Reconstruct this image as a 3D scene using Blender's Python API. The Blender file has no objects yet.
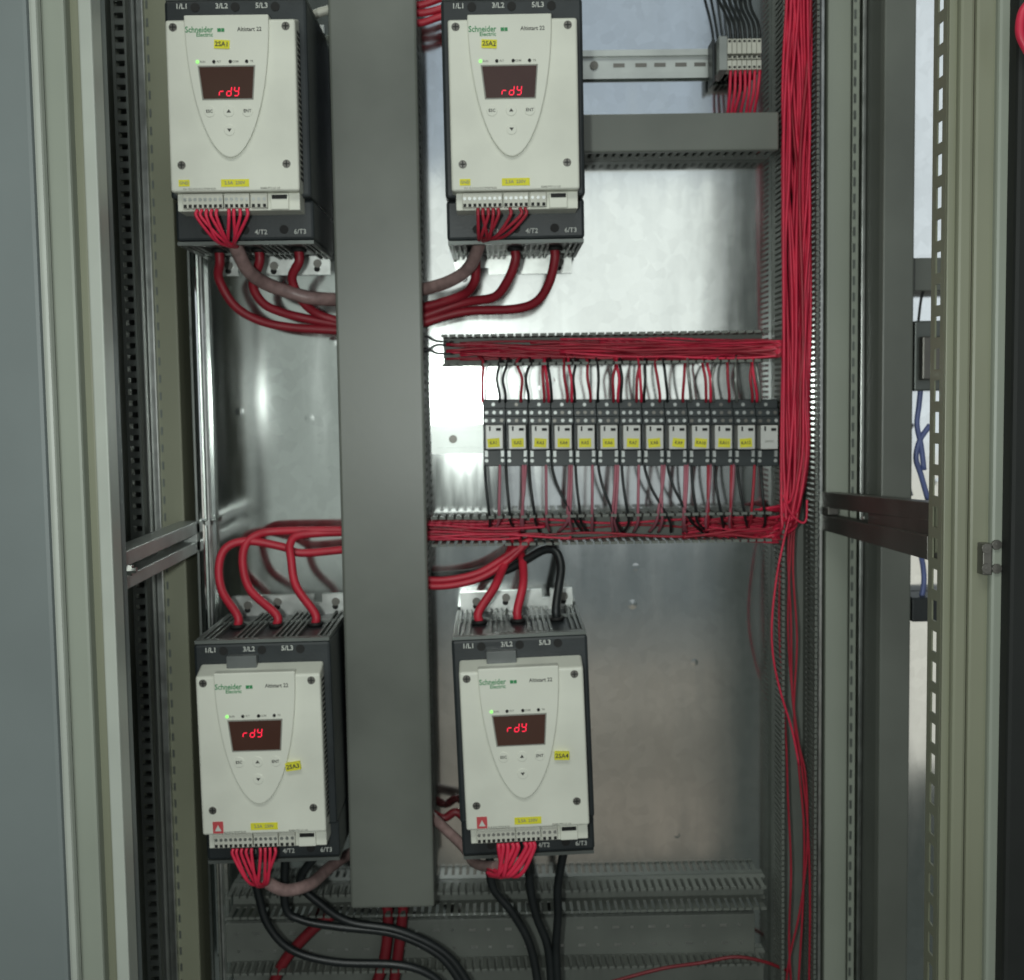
import bpy, bmesh, math, random
from mathutils import Vector, Matrix
random.seed(7)
S = bpy.context.scene
COL = S.collection

# ------------------------------------------------------------------ camera
W, H, F = 1024, 980, 1240.0
PITCH, YAW, ROLL = math.atan((490-395)/F), math.atan((512-500)/F), math.radians(0.85)
fwd = Vector((math.sin(YAW)*math.cos(PITCH), math.cos(YAW)*math.cos(PITCH), -math.sin(PITCH)))
rgt0 = fwd.cross(Vector((0, 0, 1))).normalized()
up0 = rgt0.cross(fwd).normalized()
rgt = rgt0*math.cos(ROLL) - up0*math.sin(ROLL)
up = up0*math.cos(ROLL) + rgt0*math.sin(ROLL)
cam_d = bpy.data.cameras.new('camera'); cam = bpy.data.objects.new('camera', cam_d); COL.objects.link(cam)
cam_d.sensor_fit = 'HORIZONTAL'; cam_d.sensor_width = 36; cam_d.lens = 36*F/W
cam_d.clip_start = 0.02; cam_d.clip_end = 100
m = Matrix.Identity(4)
for i in range(3):
    m[i][0] = rgt[i]; m[i][1] = up[i]; m[i][2] = -fwd[i]
cam.matrix_world = m
S.camera = cam
cam_d.dof.use_dof = True; cam_d.dof.focus_distance = 0.95; cam_d.dof.aperture_fstop = 11   # the snapshot is slightly out of focus

def P(px, py, Y):
    """pixel -> point on the plane y = Y (plate, duct front, cover front ...)"""
    d = fwd + rgt*((px-W/2)/F) + up*((H/2-py)/F)
    return d*(Y/d.y)

# ------------------------------------------------------------------ light
S.view_settings.view_transform = 'Standard'; S.view_settings.look = 'None'
S.view_settings.gamma = 1; S.view_settings.use_curve_mapping = False
S.view_settings.exposure = 0.13
wd = bpy.data.worlds.new('World'); S.world = wd; wd.use_nodes = True
bg = wd.node_tree.nodes['Background']
bg.inputs[0].default_value = (0.80, 0.92, 0.86, 1); bg.inputs[1].default_value = 0.075

def area(name, x0, x1, z0, z1, y, L, colr):
    """a light panel behind the photographer, radiance L, facing the cabinet"""
    d = bpy.data.lights.new(name, 'AREA'); d.shape = 'RECTANGLE'
    d.size = x1-x0; d.size_y = z1-z0
    d.energy = L*math.pi*(x1-x0)*(z1-z0); d.color = colr
    o = bpy.data.objects.new(name, d); COL.objects.link(o)
    o.location = ((x0+x1)/2, y, (z0+z1)/2); o.rotation_euler = (math.radians(90), 0, 0)
    return o
DY = -2.55
area('doorway_sky', -0.40, 0.95, 0.95, 2.1, DY, 0.50, (0.72, 0.83, 1.0))
area('doorway_daylight', -0.40, 0.95, -0.22, 0.95, DY, 1.0, (0.96, 1.0, 0.97))
for z0, z1, Lv, colr in ((-0.60, -0.22, 0.42, (0.90, 0.95, 1.0)), (-1.00, -0.60, 0.10, (0.82, 0.92, 1.0)), (-1.18, -1.00, 0.13, (0.95, 0.92, 0.88)), (-1.50, -1.18, 0.20, (1.0, 0.86, 0.72)),
                         (-1.74, -1.50, 0.13, (1.0, 0.82, 0.66)), (-2.10, -1.74, 0.18, (1.0, 0.80, 0.64))):
    area('doorway_yard', 0.03 if z0 > -0.7 else -0.30, 0.95, z0, z1, DY, Lv, colr)
area('side_fill', 1.62, 2.6, -0.3, 2.2, DY, 0.9, (0.88, 0.93, 1.0))  # added light that the adjoining plate mirrors, no known window
area('side_fill_low', 1.62, 2.6, -1.7, -0.3, DY, 0.75, (1.0, 0.95, 0.86))  # lower, warmer part of the same added light
area('room_glow', -1.25, -0.45, -0.8, 1.3, DY, 0.30, (0.90, 1.0, 0.93))
d = bpy.data.lights.new('overhead_fill', 'AREA'); d.shape = 'RECTANGLE'; d.size = 1.6; d.size_y = 0.7  # unseen fill light added overhead to lift the diffuse brightness
d.energy = 19; d.color = (0.95, 1.0, 0.92)
o = bpy.data.objects.new('overhead_fill', d); COL.objects.link(o); o.location = (-0.25, -0.55, 2.0)
o.rotation_euler = (Vector((0, 1.4, 0.1))-o.location).to_track_quat('-Z', 'Y').to_euler()
d = bpy.data.lights.new('phone_flash', 'AREA'); d.shape = 'DISK'; d.size = 0.05
d.energy = 5.0; d.color = (0.93, 1.0, 0.95)
o = bpy.data.objects.new('phone_flash', d); COL.objects.link(o); o.location = (-0.10, -0.01, 0.0)
o.rotation_euler = (math.radians(90), 0, 0)

# ------------------------------------------------------------------ materials
MATS = {}
def mat(name, colr, rough=0.5, metal=0.0, var=0.12, scale=30, bump=0.0, emit=None, spec=0.5, coat=0.0):
    if name in MATS: return MATS[name]
    M = bpy.data.materials.new(name); M.use_nodes = True
    n = M.node_tree.nodes; l = M.node_tree.links; b = n['Principled BSDF']
    b.inputs['Base Color'].default_value = (*colr, 1); b.inputs['Roughness'].default_value = rough
    b.inputs['Metallic'].default_value = metal; b.inputs['Specular IOR Level'].default_value = spec
    b.inputs['Coat Weight'].default_value = coat
    tc = n.new('ShaderNodeTexCoord')
    nz = n.new('ShaderNodeTexNoise'); nz.inputs['Scale'].default_value = scale; nz.inputs['Detail'].default_value = 6
    l.new(tc.outputs['Object'], nz.inputs['Vector'])
    mr = n.new('ShaderNodeMapRange'); mr.inputs['From Min'].default_value = 0.3; mr.inputs['From Max'].default_value = 0.7
    mr.inputs['To Min'].default_value = 1-var; mr.inputs['To Max'].default_value = 1+var*0.6
    l.new(nz.outputs['Fac'], mr.inputs['Value'])
    mx = n.new('ShaderNodeMix'); mx.data_type = 'RGBA'; mx.blend_type = 'MULTIPLY'; mx.inputs['Factor'].default_value = 1
    mx.inputs['A'].default_value = (*colr, 1); l.new(mr.outputs['Result'], mx.inputs['B'])
    l.new(mx.outputs['Result'], b.inputs['Base Color'])
    mr2 = n.new('ShaderNodeMapRange'); mr2.inputs['To Min'].default_value = max(0.03, rough-0.08); mr2.inputs['To Max'].default_value = min(1, rough+0.08)
    l.new(nz.outputs['Fac'], mr2.inputs['Value']); l.new(mr2.outputs['Result'], b.inputs['Roughness'])
    if bump:
        n2 = n.new('ShaderNodeTexNoise'); n2.inputs['Scale'].default_value = scale*14; n2.inputs['Detail'].default_value = 3
        l.new(tc.outputs['Object'], n2.inputs['Vector'])
        bp = n.new('ShaderNodeBump'); bp.inputs['Strength'].default_value = bump; bp.inputs['Distance'].default_value = 0.001
        l.new(n2.outputs['Fac'], bp.inputs['Height']); l.new(bp.outputs['Normal'], b.inputs['Normal'])
    if emit:
        b.inputs['Emission Color'].default_value = (*emit[:3], 1); b.inputs['Emission Strength'].default_value = emit[3]
    MATS[name] = M
    return M

def galvanized(name, colr, rough):
    M = bpy.data.materials.new(name); M.use_nodes = True
    n = M.node_tree.nodes; l = M.node_tree.links; b = n['Principled BSDF']
    b.inputs['Metallic'].default_value = 1
    tc = n.new('ShaderNodeTexCoord')
    vo = n.new('ShaderNodeTexVoronoi'); vo.inputs['Scale'].default_value = 85
    l.new(tc.outputs['Object'], vo.inputs['Vector'])
    rv = n.new('ShaderNodeSeparateColor'); l.new(vo.outputs['Color'], rv.inputs['Color'])
    big = n.new('ShaderNodeTexNoise'); big.inputs['Scale'].default_value = 5; big.inputs['Detail'].default_value = 5
    mp = n.new('ShaderNodeMapping'); mp.inputs['Scale'].default_value = (1, 1, 0.45)
    l.new(tc.outputs['Object'], mp.inputs['Vector']); l.new(mp.outputs['Vector'], big.inputs['Vector'])
    add = n.new('ShaderNodeMath'); add.operation = 'MULTIPLY_ADD'; add.inputs[1].default_value = 0.24
    l.new(rv.outputs['Red'], add.inputs[0]); l.new(big.outputs['Fac'], add.inputs[2])
    mr = n.new('ShaderNodeMapRange'); mr.inputs['From Min'].default_value = 0.3; mr.inputs['From Max'].default_value = 1.0
    mr.inputs['To Min'].default_value = 0.84; mr.inputs['To Max'].default_value = 1.06
    l.new(add.outputs[0], mr.inputs['Value'])
    mx = n.new('ShaderNodeMix'); mx.data_type = 'RGBA'; mx.blend_type = 'MULTIPLY'; mx.inputs['Factor'].default_value = 1
    mx.inputs['A'].default_value = (*colr, 1); l.new(mr.outputs['Result'], mx.inputs['B'])
    l.new(mx.outputs['Result'], b.inputs['Base Color'])
    # scuffs: thin stretched noise that is rougher
    sc = n.new('ShaderNodeTexNoise'); sc.inputs['Scale'].default_value = 40; sc.inputs['Detail'].default_value = 8
    mp2 = n.new('ShaderNodeMapping'); mp2.inputs['Scale'].default_value = (1, 1, 0.15)
    l.new(tc.outputs['Object'], mp2.inputs['Vector']); l.new(mp2.outputs['Vector'], sc.inputs['Vector'])
    mr2 = n.new('ShaderNodeMapRange'); mr2.inputs['From Min'].default_value = 0.35; mr2.inputs['From Max'].default_value = 0.75
    mr2.inputs['To Min'].default_value = rough-0.02; mr2.inputs['To Max'].default_value = rough+0.06
    l.new(sc.outputs['Fac'], mr2.inputs['Value']); l.new(mr2.outputs['Result'], b.inputs['Roughness'])
    # sparse dents / flecks of the peeled film
    v2 = n.new('ShaderNodeTexVoronoi'); v2.inputs['Scale'].default_value = 17; v2.inputs['Randomness'].default_value = 1
    l.new(tc.outputs['Object'], v2.inputs['Vector'])
    fl = n.new('ShaderNodeMapRange'); fl.inputs['From Min'].default_value = 0.0; fl.inputs['From Max'].default_value = 0.10
    fl.inputs['To Min'].default_value = 1; fl.inputs['To Max'].default_value = 0
    l.new(v2.outputs['Distance'], fl.inputs['Value'])
    hs = n.new('ShaderNodeMath'); hs.operation = 'MULTIPLY_ADD'; hs.inputs[1].default_value = 0.05
    l.new(sc.outputs['Fac'], hs.inputs[0]); l.new(fl.outputs['Result'], hs.inputs[2])
    bp = n.new('ShaderNodeBump'); bp.inputs['Strength'].default_value = 0.32; bp.inputs['Distance'].default_value = 0.0008
    l.new(hs.outputs[0], bp.inputs['Height']); l.new(bp.outputs['Normal'], b.inputs['Normal'])
    MATS[name] = M
    return M

galvanized('galv', (0.70, 0.735, 0.715), 0.10)
galvanized('galv_rail', (0.62, 0.66, 0.63), 0.27)
mat('cover', (0.72, 0.73, 0.645), 0.45, var=0.08, scale=18, bump=0.06)
mat('shield', (0.735, 0.745, 0.66), 0.36, var=0.04, scale=18, bump=0.04)
mat('black_plastic', (0.022, 0.028, 0.031), 0.42, var=0.25, scale=25, bump=0.1)
mat('socket', (0.018, 0.026, 0.028), 0.45, var=0.25, scale=60)
mat('hole', (0.006, 0.006, 0.006), 0.7, var=0.2)
mat('duct', (0.155, 0.167, 0.147), 0.38, var=0.20, scale=7, bump=0.05)
mat('duct_inner', (0.140, 0.152, 0.135), 0.55, var=0.12, scale=20)
mat('pebble', (0.32, 0.35, 0.295), 0.42, var=0.07, scale=6, bump=0.08)
mat('pebble_shaded', (0.255, 0.265, 0.19), 0.42, var=0.08, scale=6, bump=0.08)  # frame paint with the shade of angled, dimmer-lit faces put into its colour
mat('door_grey', (0.205, 0.235, 0.235), 0.5, var=0.12, scale=4, bump=0.1)
mat('lip_white', (0.46, 0.49, 0.44), 0.35, var=0.08, scale=14)
mat('dark_metal', (0.15, 0.165, 0.155), 0.45, metal=0.5, var=0.25, scale=9)
mat('steel', (0.55, 0.57, 0.55), 0.32, metal=1.0, var=0.15, scale=60)
mat('steel_dim', (0.36, 0.38, 0.37), 0.42, metal=0.7, var=0.3, scale=90)
mat('steel_dark', (0.17, 0.165, 0.15), 0.42, metal=0.7, var=0.25, scale=15)
mat('rail_grey', (0.32, 0.34, 0.32), 0.36, metal=0.6, var=0.15, scale=25)
mat('strut', (0.50, 0.53, 0.51), 0.38, metal=0.5, var=0.15, scale=25)
mat('rubber', (0.012, 0.014, 0.013), 0.7, var=0.2)
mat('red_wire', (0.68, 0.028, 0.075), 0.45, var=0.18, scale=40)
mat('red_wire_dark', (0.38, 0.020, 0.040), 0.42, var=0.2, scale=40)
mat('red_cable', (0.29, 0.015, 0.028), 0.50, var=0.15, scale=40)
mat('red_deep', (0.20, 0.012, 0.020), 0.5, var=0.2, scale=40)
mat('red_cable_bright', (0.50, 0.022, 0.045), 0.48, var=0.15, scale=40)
mat('pink_wire', (0.40, 0.13, 0.17), 0.42, var=0.2, scale=40)
mat('black_wire', (0.013, 0.016, 0.017), 0.40, var=0.3, scale=40)
mat('blue_wire', (0.15, 0.19, 0.42), 0.38, var=0.2, scale=40)
mat('sleeve', (0.30, 0.20, 0.19), 0.40, var=0.25, scale=120)
mat('yellow', (0.74, 0.70, 0.03), 0.6, var=0.1, scale=80)
mat('red_label', (0.55, 0.07, 0.08), 0.5, var=0.1)
mat('green_ink', (0.03, 0.26, 0.09), 0.6, var=0.05)
mat('dark_ink', (0.05, 0.05, 0.045), 0.6, var=0.05)
mat('grey_ink', (0.26, 0.26, 0.23), 0.6, var=0.05)
mat('white_ink', (0.60, 0.62, 0.58), 0.6, var=0.05)
mat('display_glass', (0.040, 0.030, 0.022), 0.14, var=0.1, emit=(0.5, 0.02, 0.01, 0.03))
mat('segment', (0.3, 0.0, 0.01), 0.4, var=0.02, emit=(1.0, 0.015, 0.06, 1.3))
mat('led_green', (0.2, 0.6, 0.15), 0.4, var=0.02, emit=(0.35, 1.0, 0.22, 0.8))
mat('relay_white', (0.58, 0.585, 0.56), 0.32, var=0.06, scale=40)
mat('terminal', (0.56, 0.56, 0.49), 0.45, var=0.08, scale=60)
mat('tab', (0.13, 0.14, 0.14), 0.3, var=0.1)

# ------------------------------------------------------------------ mesh helpers
class MB:
    def __init__(s): s.v = []; s.f = []; s.sm = []
    def box(s, x0, x1, y0, y1, z0, z1):
        i = len(s.v)
        s.v += [(x, y, z) for x in (x0, x1) for y in (y0, y1) for z in (z0, z1)]
        s.f += [tuple(i+k for k in q) for q in ((0,1,3,2),(4,6,7,5),(0,4,5,1),(2,3,7,6),(0,2,6,4),(1,5,7,3))]
        s.sm += [False]*6
        return s
    def cyl(s, c, r, depth, n=12, axis='y', r2=None):
        """disc of radius r, from c towards -axis by depth"""
        i = len(s.v); r2 = r if r2 is None else r2
        for k in range(n):
            a = 2*math.pi*k/n; ca, sa = math.cos(a), math.sin(a)
            if axis == 'y':
                s.v += [(c[0]+r*ca, c[1], c[2]+r*sa), (c[0]+r2*ca, c[1]-depth, c[2]+r2*sa)]
            elif axis == 'z':
                s.v += [(c[0]+r*ca, c[1]+r*sa, c[2]), (c[0]+r2*ca, c[1]+r2*sa, c[2]-depth)]
            else:
                s.v += [(c[0], c[1]+r*ca, c[2]+r*sa), (c[0]-depth, c[1]+r2*ca, c[2]+r2*sa)]
        for k in range(n):
            a, b = i+2*k, i+2*((k+1) % n)
            s.f.append((a, b, b+1, a+1)); s.sm.append(n > 8)
        s.f.append(tuple(i+2*k for k in range(n))); s.f.append(tuple(i+2*k+1 for k in range(n))); s.sm += [False, False]
        return s
    def prism(s, pts, y0, y1):
        """outline of (x, z) points, extruded in y"""
        i = len(s.v); n = len(pts)
        s.v += [(p[0], y0, p[1]) for p in pts] + [(p[0], y1, p[1]) for p in pts]
        for k in range(n):
            b = (k+1) % n
            s.f.append((i+k, i+b, i+n+b, i+n+k)); s.sm.append(False)
        s.f.append(tuple(range(i, i+n))); s.f.append(tuple(range(i+n, i+2*n))); s.sm += [False, False]
        return s
    def tube(s, pts, r, n=8, r1=None):
        i = len(s.v); pts = [Vector(p) for p in pts]; k = len(pts); r1 = r if r1 is None else r1
        prev = None
        for j, p in enumerate(pts):
            t = (pts[min(j+1, k-1)]-pts[max(j-1, 0)]).normalized()
            if prev is None: prev = t.orthogonal().normalized()
            prev = (prev - t*prev.dot(t)).normalized(); bn = t.cross(prev)
            rr = r+(r1-r)*j/(k-1)
            for a in range(n):
                q = p+prev*(rr*math.cos(2*math.pi*a/n))+bn*(rr*math.sin(2*math.pi*a/n)); s.v.append(tuple(q))
        for j in range(k-1):
            for a in range(n):
                b = (a+1) % n
                s.f.append((i+j*n+a, i+j*n+b, i+(j+1)*n+b, i+(j+1)*n+a)); s.sm.append(True)
        s.f.append(tuple(range(i, i+n))); s.f.append(tuple(i+(k-1)*n+a for a in range(n))); s.sm += [False, False]
        return s
    def mesh(s, name, material):
        me = bpy.data.meshes.new(name); me.from_pydata(s.v, [], s.f)
        bm = bmesh.new(); bm.from_mesh(me); bmesh.ops.recalc_face_normals(bm, faces=bm.faces); bm.to_mesh(me); bm.free()
        me.polygons.foreach_set('use_smooth', s.sm); me.materials.append(MATS[material]); me.update()
        return me
    def build(s, name, material, parent=None, bevel=0.0, seg=2):
        o = bpy.data.objects.new(name, s.mesh(name, material)); COL.objects.link(o); o.parent = parent
        if bevel:
            b = o.modifiers.new('bevel', 'BEVEL'); b.width = bevel; b.segments = seg; b.limit_method = 'ANGLE'; b.angle_limit = math.radians(50)
            b.harden_normals = False
        return o
def spline(pts, sub=6):
    pts = [Vector(p) for p in pts]; out = []
    q = [pts[0]*2-pts[1]]+pts+[pts[-1]*2-pts[-2]]
    for i in range(1, len(q)-2):
        for k in range(sub):
            t = k/sub; a, b, c, d = q[i-1], q[i], q[i+1], q[i+2]
            out.append(0.5*((2*b)+(c-a)*t+(2*a-5*b+4*c-d)*t*t+(3*b-a-3*c+d)*t**3))
    out.append(pts[-1]); return out
TXT = {}
def text(body, size, x, y, z, material, parent, name='lettering', align='CENTER', squash=1.0):
    key = (body, round(size, 5), align)
    if key not in TXT:
        c = bpy.data.curves.new('lettering', 'FONT'); c.body = body; c.size = size; c.align_x = align; c.align_y = 'CENTER'
        c.resolution_u = 2; c.extrude = 0.00015; c.offset = size*0.012
        t = bpy.data.objects.new('t', c); COL.objects.link(t)
        me = bpy.data.meshes.new_from_object(t); me.name = name
        me.transform(Matrix.Rotation(math.radians(90), 4, 'X'))
        bpy.data.objects.remove(t); bpy.data.curves.remove(c); me.materials.clear(); me.materials.append(MATS[material]); TXT[key] = me
    me = TXT[key]
    if me.materials[0] is not MATS[material]:
        me = me.copy(); me.materials.clear(); me.materials.append(MATS[material])
    o = bpy.data.objects.new(name, me); COL.objects.link(o); o.parent = parent
    o.location = (x, y, z); o.scale = (squash, 1, 1)
    return o
def tilt(o, c, deg):
    """a sticker put on slightly crooked"""
    c = Vector(c); o.matrix_basis = Matrix.Translation(c) @ Matrix.Rotation(math.radians(deg), 4, 'Y') @ Matrix.Translation(-c)
def tag(o, label, cat, group=None, kind=None):
    o['label'] = label; o['category'] = cat
    if group: o['group'] = group
    if kind: o['kind'] = kind
    return o
def thing(name, label, cat, loc=(0, 0, 0), group=None):
    o = bpy.data.objects.new(name, None); COL.objects.link(o); o.location = loc; o.empty_display_size = 0.02
    return tag(o, label, cat, group)
def struct(o): o['kind'] = 'structure'; return o
ORD = ['first', 'second', 'third', 'fourth', 'fifth', 'sixth', 'seventh', 'eighth', 'ninth', 'tenth', 'eleventh', 'twelfth', 'thirteenth', 'fourteenth']

YP = 1.45                       # face of the mounting plate
# ------------------------------------------------------------------ setting
pl = MB().box(P(212, 490, YP).x, P(814, 490, YP).x, YP, YP+0.003, -1.0, 0.75).build('mounting_plate', 'galv'); struct(pl)
struct(MB().box(0.436, 1.05, YP, YP+0.003, -1.0, 0.75).build('adjoining_mounting_plate', 'galv'))
struct(MB().box(-1.1, 1.2, 1.56, 1.57, -1.0, 0.75).build('rear_panel', 'dark_metal'))
struct(MB().box(-0.425, -0.42, 1.16, 1.56, -1.0, 0.75).build('side_panel', 'dark_metal'))

def slots_column(x, y, z0, z1, pitch, w, h, mb):
    z = z0
    while z < z1: mb.box(x-w/2, x+w/2, y-0.0006, y+0.0006, z, z+h); z += pitch
Z0, Z1 = -0.80, 0.52
# cabinet frame
fr = thing('control_cabinet', 'pebble grey steel cabinet frame around the mounting plate, with slotted posts and side rails', 'cabinet', (0, 1.1, Z0))
def fbuild(mb, name, material, bevel=0.0):
    o = mb.build(name, material, fr, bevel); o.matrix_parent_inverse = Matrix.Translation((0, -1.1, -Z0)); return o
def X(px, Y, py=490): return P(px, py, Y).x
# left front post
fbuild(MB().box(X(60, 1.10), X(84, 1.10), 1.10, 1.13, Z0, Z1), 'front_post', 'pebble', 0.003)
fbuild(MB().prism([], 0, 0) if False else MB().box(X(84, 1.115)+0.0005, X(98, 1.115), 1.115, 1.14, Z0, Z1), 'post_fold', 'pebble_shaded', 0.002)
fbuild(MB().box(X(97, 1.085), X(110, 1.085), 1.085, 1.112, Z0, Z1), 'sealing_lip', 'lip_white', 0.0015)
fbuild(MB().box(X(110, 1.085)-0.006, X(110, 1.085)-0.003, 1.112, 1.134, Z0, Z1), 'post_flange', 'door_grey')
# rear posts with their slotted strips
lp = fbuild(MB().box(X(162, YP), X(186, YP), YP-0.012, YP+0.05, Z0, Z1), 'rear_post', 'pebble_shaded', 0.002)
fbuild(MB().box(X(153, YP-0.02), X(160, YP-0.02), YP-0.02, YP+0.05, Z0, Z1), 'post_edge', 'steel', 0.001)
fbuild(MB().box(X(145, YP-0.03), X(150, YP-0.03), YP-0.03, YP+0.02, Z0, Z1), 'post_edge', 'rail_grey', 0.001)
mb = MB(); slots_column(X(164, YP-0.0125), YP-0.0125, Z0, Z1, 0.020, 0.0022, 0.009, mb); fbuild(mb, 'post_slots', 'dark_metal')
# ladder strip on the left side wall
mb = MB(); xs0, xs1 = X(122, 1.33), X(128, 1.33)
for a, b in ((129, 132), (141, 143)): mb.box(X(a, 1.36), X(b, 1.36), 1.36, 1.372, Z0, Z1)
z = Z0
while z < Z1: mb.box(X(132, 1.36), X(141, 1.36), 1.361, 1.371, z, z+0.0065); z += 0.0125
o = fbuild(mb, 'slotted_strip', 'dark_metal'); o['kind'] = 'stuff'
# right rear post
fbuild(MB().box(X(826, YP-0.01), X(849, YP-0.01), YP-0.01, YP+0.05, Z0, Z1), 'rear_post', 'pebble', 0.002)
fbuild(MB().box(X(849, YP)+0.0005, X(856, YP), YP-0.004, YP+0.05, Z0, Z1), 'post_edge', 'pebble', 0.001)
mb = MB(); slots_column(X(852.5, YP-0.0045), YP-0.0045, Z0, Z1, 0.0188, 0.0026, 0.010, mb); fbuild(mb, 'post_slots', 'dark_metal')
fbuild(MB().box(X(860, YP-0.01), X(864, YP-0.01), YP-0.01, YP+0.04, Z0, Z1), 'post_edge', 'steel', 0.001)
fbuild(MB().box(X(819, YP-0.02), X(823, YP-0.02), YP-0.02, YP+0.02, Z0, Z1), 'post_edge', 'steel', 0.001)
# right front post: slotted flange running into the depth, then the folded face
xf = X(942, 1.105)
mb = MB()
mb.box(xf, xf+0.0015, 1.105, 1.1150, Z0, Z1).box(xf, xf+0.0015, 1.1280, 1.139, Z0, Z1)
z = Z0+0.004
while z < Z1: mb.box(xf, xf+0.0015, 1.1150, 1.1280, z, z+0.0098); z += 0.0287
fbuild(mb, 'slotted_flange', 'pebble_shaded')
fbuild(MB().box(xf, X(953, 1.103), 1.100, 1.105, Z0, Z1), 'post_fold', 'pebble_shaded', 0.001)
fbuild(MB().box(X(953, 1.095)+0.0003, X(968, 1.095), 1.092, 1.105, Z0, Z1), 'front_post', 'pebble_shaded', 0.003)
fbuild(MB().box(X(968, 1.10)+0.0003, X(991, 1.10), 1.096, 1.112, Z0, Z1), 'front_post', 'pebble_shaded', 0.003)
fbuild(MB().box(X(991, 1.09)+0.0003, X(1010, 1.09), 1.088, 1.11, Z0, Z1), 'sealing_lip', 'pebble', 0.003)
# hinge bracket with four screws on the right post
hb = MB()
a, b = P(980, 543, 1.09), P(989, 574, 1.09)
hb.box(a.x, b.x, 1.083, 1.0985, b.z, a.z); hbo = fbuild(hb, 'hinge_bracket', 'steel_dark', 0.001)
for px, py in ((985, 548), (985, 568), (997.5, 545), (997.5, 569)):
    p = P(px, py, 1.085); mb = MB().cyl((p.x, 1.0885 if px > 990 else 1.0835, p.z), 0.0045, 0.003, 10).cyl((p.x, 1.0855 if px > 990 else 1.0805, p.z), 0.0018, 0.0004, 6)
    fbuild(mb, 'screw', 'steel_dark', 0.0006)
# side rails (struts) between front and rear posts
def side_rail(x0, x1, zt, zb, ya, yb, material, t=0.012):
    mb = MB(); mb.box(x0, x1, ya, yb, zt-t, zt).box(x0, x1, ya, yb, zb, zb+t*0.9)
    y = ya; n = 0
    while y < yb-0.005:
        mb.box(x0+0.002, x0+0.004, y, y+0.022, zb+t*0.9, zt-t); y += 0.055
    mb.box(x0, x1, yb-0.012, yb-0.0005, zb+0.002, zt-0.002)
    return fbuild(mb, 'side_rail', material, 0.0008)
zl = P(122, 553, 1.14).z; zl2 = P(122, 592, 1.14).z
xl = P(122, 572, 1.14).x
side_rail(xl-0.022, xl, zl, zl2, 1.14, 1.437, 'strut', 0.0145)
p = P(128, 572, 1.14); fbuild(MB().cyl((xl+0.0065, 1.152, p.z), 0.0055, 0.006, 6, 'x').cyl((xl+0.010, 1.152, p.z), 0.003, 0.004, 8, 'x'), 'bolt', 'steel')
def beam(px0, pt0, pb0, Y0, px1, pt1, pb1, Y1, w, name):
    """bar between two ends given by their top and bottom edge"""
    q = [P(px0, pt0, Y0), P(px0, pb0, Y0), P(px1, pb1, Y1), P(px1, pt1, Y1)]
    mb = MB(); mb.v = [tuple(v) for v in q]+[(v.x+w, v.y, v.z) for v in q]
    mb.f = [(0, 1, 2, 3), (4, 5, 6, 7), (0, 1, 5, 4), (1, 2, 6, 5), (2, 3, 7, 6), (3, 0, 4, 7)]; mb.sm = [False]*6
    return fbuild(mb, name, 'steel_dark', 0.0008)
beam(822, 492, 507, 1.43, 934, 503, 522, 1.142, 0.018, 'side_rail')
beam(822, 515, 530, 1.43, 927, 536, 560, 1.142, 0.018, 'side_rail')
beam(822.5, 507, 515, 1.425, 828, 507, 515, 1.408, 0.012, 'rail_web')
beam(868, 512, 524, 1.30, 932, 520, 538, 1.145, 0.010, 'rail_web')
p0, p1 = P(931, 506, 1.14), P(938, 553, 1.14)
fbuild(MB().box(p0.x, p1.x, 1.1385, 1.1415, p1.z, p0.z), 'rail_bracket', 'pebble_shaded', 0.001)
for px in (866, 874):
    p = P(px, 518, 1.30); fbuild(MB().cyl((p.x-0.002, 1.30, p.z), 0.0022, 0.002, 8, 'x'), 'bolt', 'steel')

# door of the neighbouring cabinet on the left
dr = thing('neighbouring_cabinet', 'plain grey closed door of the neighbouring cabinet at the left picture edge', 'cabinet', (X(0, 1.09), 1.12, Z0))
o = MB().box(-0.75, X(48, 1.09), 1.09, 1.12, Z0, Z1).build('door_panel', 'door_grey', dr, 0.004); o.matrix_parent_inverse = Matrix.Translation(dr.location).inverted()
o = MB().box(X(48.5, 1.086), X(57, 1.086), 1.086, 1.099, Z0, Z1).build('door_edge', 'lip_white', dr, 0.003); o.matrix_parent_inverse = Matrix.Translation(dr.location).inverted()
# dark door edge right
o = MB().box(X(1011, 1.07), X(1011, 1.07)+0.03, 1.07, 1.13, Z0, Z1).build('door_gasket', 'rubber', None, 0.004)
tag(o, 'black rubber faced door edge along the right picture edge', 'door edge')

# ------------------------------------------------------------------ left mounting rail with threaded rod
rl = thing('mounting_rail', 'shiny galvanised vertical rail along the left edge of the mounting plate', 'rail', (X(200, 1.41), YP, Z0))
def rb(mb, name, material, bevel=0.0):
    o = mb.build(name, material, rl, bevel); o.matrix_parent_inverse = Matrix.Translation(rl.location).inverted(); return o
rb(MB().box(X(190, 1.42), X(196, 1.42), 1.44, YP+0.02, Z0, Z1), 'rail_web', 'galv_rail', 0.001)
rb(MB().box(X(196, 1.43)+0.0004, X(203, 1.43), 1.432, YP+0.02, Z0, Z1), 'rail_flange', 'galv', 0.002)
rb(MB().box(X(203, 1.44)+0.0004, X(211, 1.44), 1.438, YP+0.02, Z0, Z1), 'rail_flange', 'galv_rail', 0.002)
p0 = P(207, 523, 1.42)
rb(MB().cyl((p0.x, 1.428, Z1), 0.0022, Z1-Z0, 8, 'z'), 'threaded_rod', 'steel')
rb(MB().cyl((p0.x, 1.428, p0.z+0.002), 0.0055, 0.005, 6, 'z').cyl((p0.x, 1.428, p0.z+0.003), 0.0085, 0.001, 12, 'z'), 'nut', 'steel')

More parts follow.
